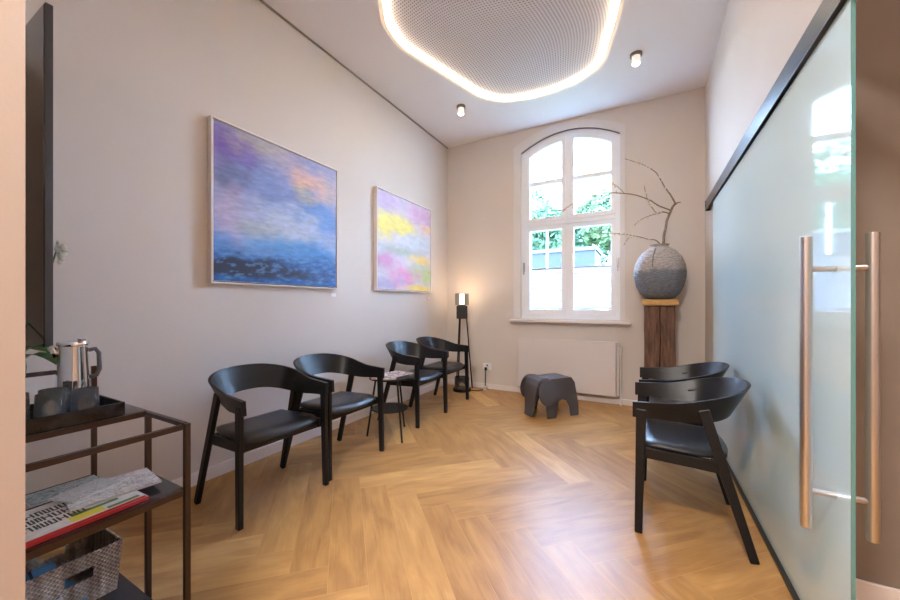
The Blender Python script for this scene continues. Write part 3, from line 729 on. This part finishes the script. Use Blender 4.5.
# ================================================================ PAINTINGS
def lerp(a, b, t): return tuple(a[i]+(b[i]-a[i])*t for i in range(3))
def sm(a, b, x): t = min(1, max(0, (x-a)/(b-a))); return t*t*(3-2*t)
def S(r, g, b): return tuple(((c/255)/12.92 if c/255 < .04045 else ((c/255+.055)/1.055)**2.4) for c in (r, g, b))
def nn(u, v, s, o=0): return noise.fractal(Vector((u*s+o, v*s*1.3, o*2.1)), 1.0, 2.0, 5)
def blob(u, v, cu, cv, ru, rv, w=.15): 
    d2 = math.hypot((u-cu)/ru+nn(u, v, 5, 3)*w*3.4, (v-cv)/rv+nn(u, v, 6, 9)*w*3.4); return math.exp(-d2**3.2*1.1)
def art1(u, v):
    w = nn(u, v, 3, 1)*.05
    c = S(158, 158, 196)
    for (cu, cv, ru, rv, col, k) in (
        (.12, .86, .22, .14, (128, 100, 172), 1.1), (.12, .66, .12, .12, (92, 90, 122), .8), (.32, .95, .22, .08, (200, 182, 150), .7), (.55, .9, .3, .09, (185, 165, 180), .7),
        (.75, .80, .2, .10, (232, 178, 158), 1.0), (.68, .70, .12, .08, (205, 178, 120), .8), (.35, .68, .24, .18, (130, 142, 188), .9), (.10, .45, .14, .16, (190, 165, 190), .8),
        (.82, .55, .26, .18, (108, 142, 196), 1.0), (.95, .80, .12, .12, (200, 178, 178), .8), (.5, .42, .34, .14, (184, 186, 204), 1.1), (.6, .27, .4, .07, (108, 158, 205), 1), (.93, .33, .2, .10, (150, 168, 200), .7), (.3, .36, .2, .07, (170, 170, 160), .5)):
        c = lerp(c, S(*col), min(1, k*blob(u, v, cu, cv, ru, rv)))
    c = lerp(c, S(70, 130, 190), sm(.34, .22, v+w+.03*math.sin(u*7))*.85)
    c = lerp(c, S(44, 92, 158), sm(.25, .16, v+w)*.8)
    if v < .14+w*1.5: c = lerp(c, S(30, 36, 62), 1.0*sm(.0, .05, .14+w*1.5-v)*sm(1.15, .4, u+nn(u, v, 6, 2)*.3))
    c = lerp(c, S(40, 100, 170), .8*sm(.06, .02, v+w*.6))
    f = nn(u, v*3, 16, 5); c = tuple(max(0, x*(1+.20*f)) for x in c)
    g = nn(u, v*2.2, 17, 7)
    if v < .35 and g > .18: c = lerp(c, S(120, 165, 215), .35*min(1, (g-.18)*3))
    if v < .2 and g < -.2: c = lerp(c, S(20, 34, 60), .5*min(1, (-.2-g)*3))
    c = (c[0]*.88, c[1]*.97, c[2]*1.04)
    return c
def art2(u, v):
    w = nn(u, v, 3, 21)*.06
    c = S(205, 203, 216)
    for (cu, cv, ru, rv, col, k) in (
        (.15, .92, .3, .12, (190, 170, 205), .9), (.8, .88, .3, .14, (205, 170, 205), 1), (.3, .7, .42, .12, (226, 214, 120), 1.2), (.1, .6, .2, .1, (225, 205, 105), .9), (.95, .75, .14, .05, (235, 200, 140), .7),
        (.75, .55, .35, .12, (195, 205, 215), 1), (.35, .42, .4, .06, (160, 172, 165), 1), (.8, .36, .25, .05, (225, 200, 120), 1), (.1, .30, .25, .10, (190, 135, 175), 1), (.85, .2, .3, .12, (170, 190, 135), 1),
        (.45, .14, .28, .13, (212, 140, 185), .9), (.15, .06, .25, .07, (170, 160, 195), 1), (.75, .02, .3, .05, (222, 195, 95), 1)):
        c = lerp(c, S(*col), min(1, k*blob(u, v, cu, cv, ru, rv)))
    f = nn(u, v*2, 12, 25); return tuple(max(0, x*(1+.14*f)) for x in c)
def painting(y0, y1, z0, z1, art, label, n=150, dp=.045):
    yc, zc = (y0+y1)/2, (z0+z1)/2; t = empty('framed_painting', (LW, yc, zc)); tag(t, label, 'painting')
    hy, hz = (y1-y0)/2, (z1-z0)/2
    bm = bmesh.new(); fw = .010
    prism(bm, rect(-hy, hy, -hz, hz), [rect(-hy+fw, hy-fw, -hz+fw, hz-fw)], yz(.001), yz(dp)); link('frame', bm, mat('pale_frame_wood', (.80, .77, .76), .5), t, bevel=.001)
    link('backing', bx(.002, .012, -hy+fw, hy-fw, -hz+fw, hz-fw), METAL_BK, t)
    g = fw+.008; bm = bmesh.new(); cl_ = bm.loops.layers.float_color.new('art'); V = []
    for i in range(n+1):
        V.append([bm.verts.new((dp-.008, -hy+g+(2*hy-2*g)*i/n, -hz+g+(2*hz-2*g)*j/n)) for j in range(n+1)])
    cols = [[art(i/n, j/n) for j in range(n+1)] for i in range(n+1)]
    for i in range(n):
        for j in range(n):
            f = bm.faces.new((V[i][j], V[i+1][j], V[i+1][j+1], V[i][j+1]))
            for lp, (a, b2) in zip(f.loops, ((i, j), (i+1, j), (i+1, j+1), (i, j+1))): lp[cl_] = (*cols[a][b2], 1)
    # canvas depth
    box(bm, .013, dp-.009, -hy+g, hy-g, -hz+g, hz-g)
    if 'canvas_paint' not in MATS:
        m = bpy.data.materials.new('canvas_paint'); m.use_nodes = True; nt = m.node_tree; b = nt.nodes['Principled BSDF']
        at = nt.nodes.new('ShaderNodeAttribute'); at.attribute_name = 'art'; nt.links.new(at.outputs['Color'], b.inputs['Base Color']); b.inputs['Roughness'].default_value = .6
        ns = nt.nodes.new('ShaderNodeTexNoise'); ns.inputs['Scale'].default_value = 90; bp = nt.nodes.new('ShaderNodeBump'); bp.inputs['Strength'].default_value = .3; bp.inputs['Distance'].default_value = .003
        nt.links.new(ns.outputs['Fac'], bp.inputs['Height']); nt.links.new(bp.outputs[0], b.inputs['Normal']); MATS['canvas_paint'] = m
    link('canvas', bm, MATS['canvas_paint'], t, rec=False)
    return t
painting(1.335, 2.455, 1.325, 2.445, art1, 'square blue, violet and peach abstract painting in a thin pale frame')
painting(3.015, 4.14, 1.335, 2.46, art2, 'square yellow, pink and pale grey abstract painting in a thin frame')
for (y, lab) in ((2.44, 'tiny white label card below the right corner of the blue painting'), (4.11, 'tiny white label card below the right corner of the yellow and pink painting')):
    o = link('label_card', bx(LW+.0005, LW+.004, y-.03, y+.03, 1.255, 1.285), mat('card_white', (.82, .82, .84), .6)); tag(o, lab, 'label card')

# ================================================================ TALL BLACK PANEL ON THE LEFT
bp_ = empty('tall_black_panel', (LW, .47, 1.0)); tag(bp_, 'tall narrow black panel with a glossy face hung above the shelf unit', 'wall panel')
link('board', bx(.0005, .584, -.012, .010, 0, 1.33), mat('charcoal_edge', (.055, .055, .06), .45), bp_, bevel=.002)
link('glossy_face', bx(.02, .582, -.0155, -.0125, .01, 1.32), mat('gloss_black', (.008, .008, .009), .12, coat=.5), bp_)

# ================================================================ SHELF UNIT (left foreground)
YE, YN = .67, .225
cu = empty('shelf_unit', (-1.84, .45, 0)); tag(cu, 'bronze metal open shelf unit with dark shelves in the left foreground', 'shelf unit')
def P_(x, y, z): return (x+1.84, y-.45, z)
q = .016
def fr_bar(name, a, b2, w=.018):
    bm = bmesh.new(); a, b2 = Vector(P_(*a)), Vector(P_(*b2)); sd = Vector((0, 0, 1)) if abs((b2-a).z) < .1 else Vector((1, 0, 0))
    bar(bm, a, b2, w, w, side=sd); return link(name, bm, METAL_BR, cu, bevel=.0015)
for x, zt in ((-1.43, .758), (-1.72, .742), (-2.25, .895)):
    for yy in (YE, YN): fr_bar('post', (x, yy, .001), (x, yy, zt))
fr_bar('frame_bar', (-1.43, YN+q, .749), (-1.43, YE-q, .749)); 
fr_bar('frame_bar', (-1.441, YE, .751), (-2.24, YE, .751), .016); fr_bar('frame_bar', (-1.441, YN, .751), (-2.24, YN, .751), .016)
fr_bar('gallery_rail', (-2.25, YN+q, .886), (-2.25, YE-q, .886))
def plate(name, x0, x1, y0, y1, z0, z1): return link(name, bx(x0+1.84, x1+1.84, y0-.45, y1-.45, z0, z1), SHELF, cu, bevel=.0015)
plate('top_plate', -2.24, -1.712, YN+.01, YE-.01, .752, .766)
fr_bar('top_lip', (-1.712, YN+q, .755), (-1.712, YE-q, .755), .02)
plate('middle_shelf', -1.725, -1.441, YN+.005, YE-.005, .515, .530)
fr_bar('shelf_lip', (-1.43, YN+q, .519), (-1.43, YE-q, .519), .022)
plate('rear_shelf', -2.24, -1.735, YN+.005, YE-.005, .385, .398)
plate('bottom_shelf', -2.24, -1.44, YN+.01, YE-.01, .035, .050)

# tray, glasses, jug
ty0, ty1, tx0, tx1, tz = .245, .597, -1.98, -1.713, .767
t = empty('serving_tray', ((tx0+tx1)/2, (ty0+ty1)/2, tz)); tag(t, 'black rectangular serving tray on top of the shelf unit', 'tray')
hx, hy = (tx1-tx0)/2, (ty1-ty0)/2
TR = mat('black_marbled', (.014, .014, .016), .25, noise_amt=.8, nscale=25)
link('tray_base', bx(-hx+.008, hx-.008, -hy+.008, hy-.008, .001, .008), TR, t)
bm = bmesh.new(); prism(bm, rect(-hx, hx, -hy, hy), [rect(-hx+.007, hx-.007, -hy+.007, hy-.007)], xy(0.0005), xy(.048)); link('tray_rim', bm, TR, t, bevel=.002)
def tumbler(x, y, lab):
    bm = bmesh.new(); h, r = .105, .037
    lathe(bm, [(.026, 0), (r*.98, .012), (r, .05), (r*.93, h), (r*.86, h), (r*.90, .05), (r*.86, .016), (.02, .010)], 28, close_bottom=True, close_top=True)
    o = link('drinking_glass', bm, CLEAR, smooth=True); o.location = (x, y, tz+.0085); tag(o, lab, 'glass', 'drinking glasses on the tray')
tumbler(-1.757, .500, 'clear drinking glass at the front right of the tray')
tumbler(-1.760, .415, 'clear drinking glass at the front of the tray, second from its right end')
tumbler(-1.760, .330, 'clear drinking glass at the front of the tray, third from its right end')
tumbler(-1.842, .440, 'clear drinking glass in the second row, in front of the steel jug')
tumbler(-1.842, .350, 'clear drinking glass in the second row, left of the steel jug')
j = empty('steel_jug', (-1.915, .512, tz+.0085)); j.scale = (1, 1, 1.07); tag(j, 'polished steel coffee jug with a lid and handle on the tray', 'jug')
bm = bmesh.new(); lathe(bm, [(.046, 0), (.050, .01), (.046, .12), (.040, .225), (.041, .232), (.037, .232)], 36, close_bottom=True, close_top=True); link('body', bm, CHROME, j, smooth=False, bevel=.001)
for p in j.children[0].data.polygons: p.use_smooth = len(p.vertices) == 4
bm = bmesh.new(); lathe(bm, [(.043, .233), (.045, .238), (.042, .246), (.012, .250)], 32, close_bottom=True, close_top=True)
lid = link('lid', bm, CHROME, j)
link('thumb_lever', bx(.018, .055, .006, .020, .250, .256), CHROME, j)
bm = bmesh.new(); pth = [(.010, .040, .212), (.014, .058, .216), (.016, .068, .200), (.016, .070, .14), (.014, .062, .118), (.010, .044, .115)]
tube(bm, pth, .0075, 10); link('handle', bm, mat('dark_handle', (.12, .12, .13), .3, metal=.6), j, smooth=True)
bm = bmesh.new(); tube(bm, [(-.012, -.036, .20), (-.022, -.058, .232)], [.017, .009], 10); link('spout', bm, CHROME, j, smooth=True)

# orchid
oc = empty('potted_orchid', (-2.12, .36, .767)); tag(oc, 'white orchid in a pale pot at the rear of the shelf unit', 'potted plant')
bm = bmesh.new(); lathe(bm, [(.045, .001), (.062, .12), (.056, .12), (.040, .02)], 28, close_bottom=True, close_top=True); link('pot', bm, WHITE, oc, smooth=False)
def leaf(bm, a, b2, w, droop, n=8, up=.08):
    a, b2 = Vector(a), Vector(b2); d_ = b2-a; s = d_.cross(Vector((0, 0, 1))).normalized(); R = []
    for i in range(n+1):
        t_ = i/n; p = a+d_*t_+Vector((0, 0, up*math.sin(PI*t_)-droop*t_*t_)); ww = w*math.sin(PI*min(1, .12+t_*.88))**.7
        R.append([bm.verts.new(p-s*ww+Vector((0, 0, .006))), bm.verts.new(p), bm.verts.new(p+s*ww+Vector((0, 0, .006)))])
    for r0, r1_ in zip(R, R[1:]):
        for k in range(2): bm.faces.new((r0[k], r0[k+1], r1_[k+1], r1_[k]))
GREEN = mat('orchid_leaf', (.05, .16, .04), .35, noise_amt=.2, nscale=20)
for e in ((.21, .135, .185), (.16, .02, .17), (-.12, .1, .15), (.05, -.10, .16), (.17, .12, .235)):
    bm = bmesh.new(); leaf(bm, (0, 0, .118), e, .028, .03); o = link('leaf', bm, GREEN, oc, smooth=True)
    sd = o.modifiers.new('solid', 'SOLIDIFY'); sd.thickness = .002
bm = bmesh.new(); tube(bm, [(0, 0, .12), (-.05, .06, .28), (-.08, .145, .42), (-.06, .155, .56), (-.015, .165, .655), (.012, .175, .66), (.028, .18, .63)], .0028, 8); link('flower_stem', bm, GREEN, oc, smooth=True)
PET = mat('white_petal', (.72, .74, .66), .6)
for (x, y, z, s) in ((.005, .162, .645, .9), (.026, .172, .628, 1.1), (.028, .165, .592, .9), (.012, .166, .612, .8)):
    bm = bmesh.new()
    for k in range(5):
        a = 2*PI*k/5+x*50; leaf(bm, (0, 0, 0), (.026*s*math.cos(a), -.004, .026*s*math.sin(a)), .011*s, 0, 5, 0)
    o = link('flower', bm, PET, oc, smooth=True); o.location = (x, y, z)
    sd = o.modifiers.new('solid', 'SOLIDIFY'); sd.thickness = .001

# magazines on the middle shelf
RED = mat('red_spine', (.55, .04, .04), .4); INK = mat('dark_ink', (.03, .035, .04), .5); YEL = mat('yellow_print', (.70, .62, .06), .5); GRN = mat('green_print', (.10, .20, .07), .5); PAP = mat('pale_cover', (.68, .67, .64), .35, noise_amt=.15, nscale=40); PNK = mat('pink_cover', (.55, .35, .32), .4, noise_amt=.2)
cov1 = imgmat('photo_cover', [(.55, .53, .5), (.35, .33, .3), (.6, .6, .58), (.25, .26, .25), (.62, .58, .52), (.45, .42, .40)], (40, 34, 1), 1, True)
cov2 = imgmat('grey_photo_cover', [(.30, .32, .30), (.06, .07, .07), (.42, .44, .42), (.15, .17, .16), (.35, .38, .36)], (22, 18, 1), 5, True)
sz = .5305
magazine(-1.560, .400, sz, .03, .22, .33, .010, PNK, 'pink-red spined magazine lying lowest at the front of the middle shelf', spine=RED)
bl = []
random.seed(3)
for row in range(3):
    x = -.07+row*.046; yv = -.14
    while yv < .02:
        wl = random.uniform(.008, .02); bl.append((x, x+.034, yv, yv+.0045, INK)); bl.append((x, x+.034, yv+wl*.8, yv+wl*.8+.004, INK)); m0 = random.choice((0, .015, .029)); bl.append((x+m0, x+m0+.005, yv, yv+wl*.8, INK)); yv += wl+.005
bl += [(.062, .098, -.02, .055, YEL), (.045, .06, -.01, .10, GRN), (.085, .10, .06, .14, GRN)]
magazine(-1.560, .405, sz+.0104, .05, .215, .30, .006, PAP, 'magazine with bold dark lettering and a yellow patch on the middle shelf', blocks=bl, spine=RED)
cov3 = imgmat('beige_photo_cover', [(.6, .55, .5), (.75, .7, .66), (.4, .36, .33), (.7, .68, .66), (.2, .2, .22), (.66, .6, .55)], (38, 32, 1), 12, True)
magazine(-1.605, .525, sz+.0182, -.12, .17, .225, .007, cov3, 'pale illustrated magazine on top of the pile at the right end of the middle shelf')
magazine(-1.64, .47, sz+.0262, .30, .10, .14, .005, cov1, 'small pale leaflet lying on the magazines at the back of the middle shelf')
magazine(-2.02, .53, .3985, .1, .28, .22, .012, PNK, 'reddish magazine lying lowest on the rear shelf')
magazine(-2.02, .535, .411, .0, .27, .21, .012, cov2, 'dark grey photo magazine lying on top on the rear shelf')

# basket with blue booklets on the bottom shelf
bk = empty('wicker_basket', (-1.98, .50, .0505)); tag(bk, 'grey-beige woven basket with a cut-out handle on the bottom shelf', 'basket')
WIC = bpy.data.materials.new('woven_wicker'); WIC.use_nodes = True; nt = WIC.node_tree; b = nt.nodes['Principled BSDF']; N = nt.nodes.new; Lk = nt.links.new
tc = N('ShaderNodeTexCoord'); sx = N('ShaderNodeSeparateXYZ'); Lk(tc.outputs['Object'], sx.inputs[0])
def M_(op, a, bb=None, c=None):
    n_ = N('ShaderNodeMath'); n_.operation = op
    for i, v in enumerate((a, bb, c)):
        if v is None: continue
        if isinstance(v, (int, float)): n_.inputs[i].default_value = v
        else: Lk(v, n_.inputs[i])
    return n_.outputs[0]
hor = M_('ADD', sx.outputs['X'], sx.outputs['Y'])
ph = M_('MULTIPLY', M_('FLOOR', M_('MULTIPLY', sx.outputs['Z'], 110)), PI)
wv = M_('SINE', M_('ADD', M_('MULTIPLY', hor, 420), ph)); wz = M_('SINE', M_('MULTIPLY', sx.outputs['Z'], 110*2*PI))
hgt = M_('ADD', M_('MULTIPLY', wv, .5), M_('MULTIPLY', wz, .25))
nz = N('ShaderNodeTexNoise'); nz.inputs['Scale'].default_value = 22; mpn = N('ShaderNodeMapping'); mpn.inputs['Scale'].default_value = (1.6, 1.6, .18); Lk(tc.outputs['Object'], mpn.inputs[0]); Lk(mpn.outputs[0], nz.inputs['Vector'])
rc = N('ShaderNodeValToRGB'); rc.color_ramp.elements[0].position = .3; rc.color_ramp.elements[0].color = (.26, .19, .14, 1); rc.color_ramp.elements[1].position = .72; rc.color_ramp.elements[1].color = (.74, .64, .54, 1)
Lk(M_('ADD', nz.outputs['Fac'], M_('MULTIPLY', hgt, .07)), rc.inputs['Fac']); Lk(rc.outputs[0], b.inputs['Base Color'])
bp = N('ShaderNodeBump'); bp.inputs['Strength'].default_value = 1; bp.inputs['Distance'].default_value = .004; Lk(hgt, bp.inputs['Height']); Lk(bp.outputs[0], b.inputs['Normal']); b.inputs['Roughness'].default_value = .85
bxh, byh, bh = .15, .13, .185
def taper(x, y, z): k = .90+.10*z/bh; return Vector((x*k, y*k, z))
slot = [(-.035, .10), (.045, .10), (.048, .14), (-.032, .14)]
bm = bmesh.new()
prism(bm, rect(-byh, byh, .0, bh), [slot], lambda p: taper(bxh, p[0], p[1]), lambda p: taper(bxh-.007, p[0], p[1]))
prism(bm, rect(-byh, byh, .0, bh), [slot], lambda p: taper(-bxh, p[0], p[1]), lambda p: taper(-bxh+.007, p[0], p[1]))
for s in (-1, 1): prism(bm, rect(-bxh+.007, bxh-.007, 0, bh), [], lambda p: taper(p[0], s*byh, p[1]), lambda p: taper(p[0], s*(byh-.007), p[1]))
box(bm, -.12, .12, -.105, .105, .001, .007)
link('basket_body', bm, WIC, bk)
bm = bmesh.new(); ring = [(bxh, byh), (bxh, -byh), (-bxh, -byh), (-bxh, byh)]
tube(bm, [(x-math.copysign(.003, x), y-math.copysign(.003, y), bh+.003) for x, y in ring+ring[:1]], .0065, 8); link('braided_rim', bm, WIC, bk)
BLU = mat('blue_booklet', (.14, .36, .62), .4, noise_amt=.2, nscale=30)
for i, (x, y, z, rz, ta, lab) in enumerate(((-1.90, .47, .062, .0, .0, 'blue booklet lying flat lowest in the basket'), (-1.91, .44, .115, .25, .12, 'light blue booklet tilted in the middle of the basket'), (-1.94, .42, .162, -.1, .10, 'light blue booklet with a dark stripe on top in the basket'))):
    t = empty('booklet', (x, y, z), rz); t.rotation_euler[0] = ta; tag(t, lab, 'booklet', 'blue booklets in the basket')
    link('pages', bx(-.075, .075, -.055, .055, 0, .018), PAPER, t); link('cover', bx(-.077, .077, -.057, .057, .0182, .0205), BLU, t)
    link('stripe', bx(-.0775, .0775, -.008, .0, .0206, .0212), INK, t)
o = link('paper_note', bx(-.02, .02, -.03, .03, 0, .002), mat('note_white', (.75, .75, .75), .6)); o.location = (-1.50, .56, .0505); o.rotation_euler[2] = .4; tag(o, 'small white paper on the bottom shelf at its right end', 'paper')

# ================================================================ HALL LAMPS (unseen; those behind the camera added as fill light)
def unseen_hall_lamp(x, y, pw, lab, size=.6):
    h = empty('unseen_ceiling_lamp', (x, y, CH)); tag(h, lab, 'ceiling lamp', 'hall ceiling lamps')
    link('housing', bx(-size/2, size/2, -size/2, size/2, -.04, -.001), WHITE, h, bevel=.004)
    ld = bpy.data.lights.new('hall_fill_light', 'AREA'); ld.energy = pw; ld.size = size*.95; ld.color = (1, .93, .87)
    lo = bpy.data.objects.new('fill_light', ld); C.objects.link(lo); lo.parent = h; lo.location = (0, 0, -.045)
unseen_hall_lamp(-.4, -.9, 90, 'unseen square ceiling lamp added as fill in the hall behind the camera')
unseen_hall_lamp(1.5, .9, 5, 'square ceiling lamp in the hall beyond the sliding door')
unseen_hall_lamp(-1.9, -1.3, 20, 'unseen square ceiling lamp added as fill at the left end of the hall')

# light of the floor lamp head and the two ceiling spots
pl = bpy.data.lights.new('floor_lamp_light', 'POINT'); pl.energy = 1.3; pl.color = (1, .66, .36); pl.shadow_soft_size = .05
po_ = bpy.data.objects.new('floor_lamp_bulb_light', pl); C.objects.link(po_); po_.location = (-2.20, 4.38, 1.36)
for x, y in ((-1.898, 3.755), (-.073, 3.751)):
    l = bpy.data.lights.new('spot_light', 'SPOT'); l.energy = 14; l.color = (1, .84, .68); l.spot_size = 1.6; l.spot_blend = .8; l.shadow_soft_size = .03
    lo = bpy.data.objects.new('ceiling_spot_light', l); C.objects.link(lo); lo.location = (x, y, CH-.10)

# window portal and sky
p = bpy.data.lights.new('window_portal', 'AREA'); p.shape = 'RECTANGLE'; p.size = 1.25; p.size_y = 2.4; p.cycles.is_portal = True
po_ = bpy.data.objects.new('window_portal', p); C.objects.link(po_); po_.location = (WCX, BW+.16, 2.2); po_.rotation_euler = (-PI/2, 0, 0)
w = bpy.data.worlds.new('sky'); SC.world = w; w.use_nodes = True; nt = w.node_tree; bg = nt.nodes['Background']
tc = nt.nodes.new('ShaderNodeTexCoord'); sx = nt.nodes.new('ShaderNodeSeparateXYZ'); nt.links.new(tc.outputs['Generated'], sx.inputs[0])
r = nt.nodes.new('ShaderNodeValToRGB'); r.color_ramp.elements[0].position = 0; r.color_ramp.elements[0].color = (.56, .76, 1, 1); r.color_ramp.elements[1].position = .7; r.color_ramp.elements[1].color = (.32, .56, 1, 1)
nt.links.new(sx.outputs['Z'], r.inputs['Fac']); nt.links.new(r.outputs[0], bg.inputs['Color']); bg.inputs['Strength'].default_value = 22

# ================================================================ CAMERA
cam = bpy.data.cameras.new('camera'); co = bpy.data.objects.new('camera', cam); C.objects.link(co)
cam.sensor_width = 36; cam.lens = 358/900*36; cam.shift_y = .005; cam.clip_start = .02
co.location = (0, 0, HC); co.rotation_euler = (PI/2, 0, math.atan2(195, 358)); SC.camera = co
SC.view_settings.view_transform = 'Standard'; SC.view_settings.look = 'None'; SC.view_settings.gamma = 1; SC.view_settings.use_curve_mapping = False
SC.view_settings.exposure = 1.24
SC.cycles.max_bounces = 10; SC.cycles.diffuse_bounces = 6; SC.cycles.transparent_max_bounces = 24
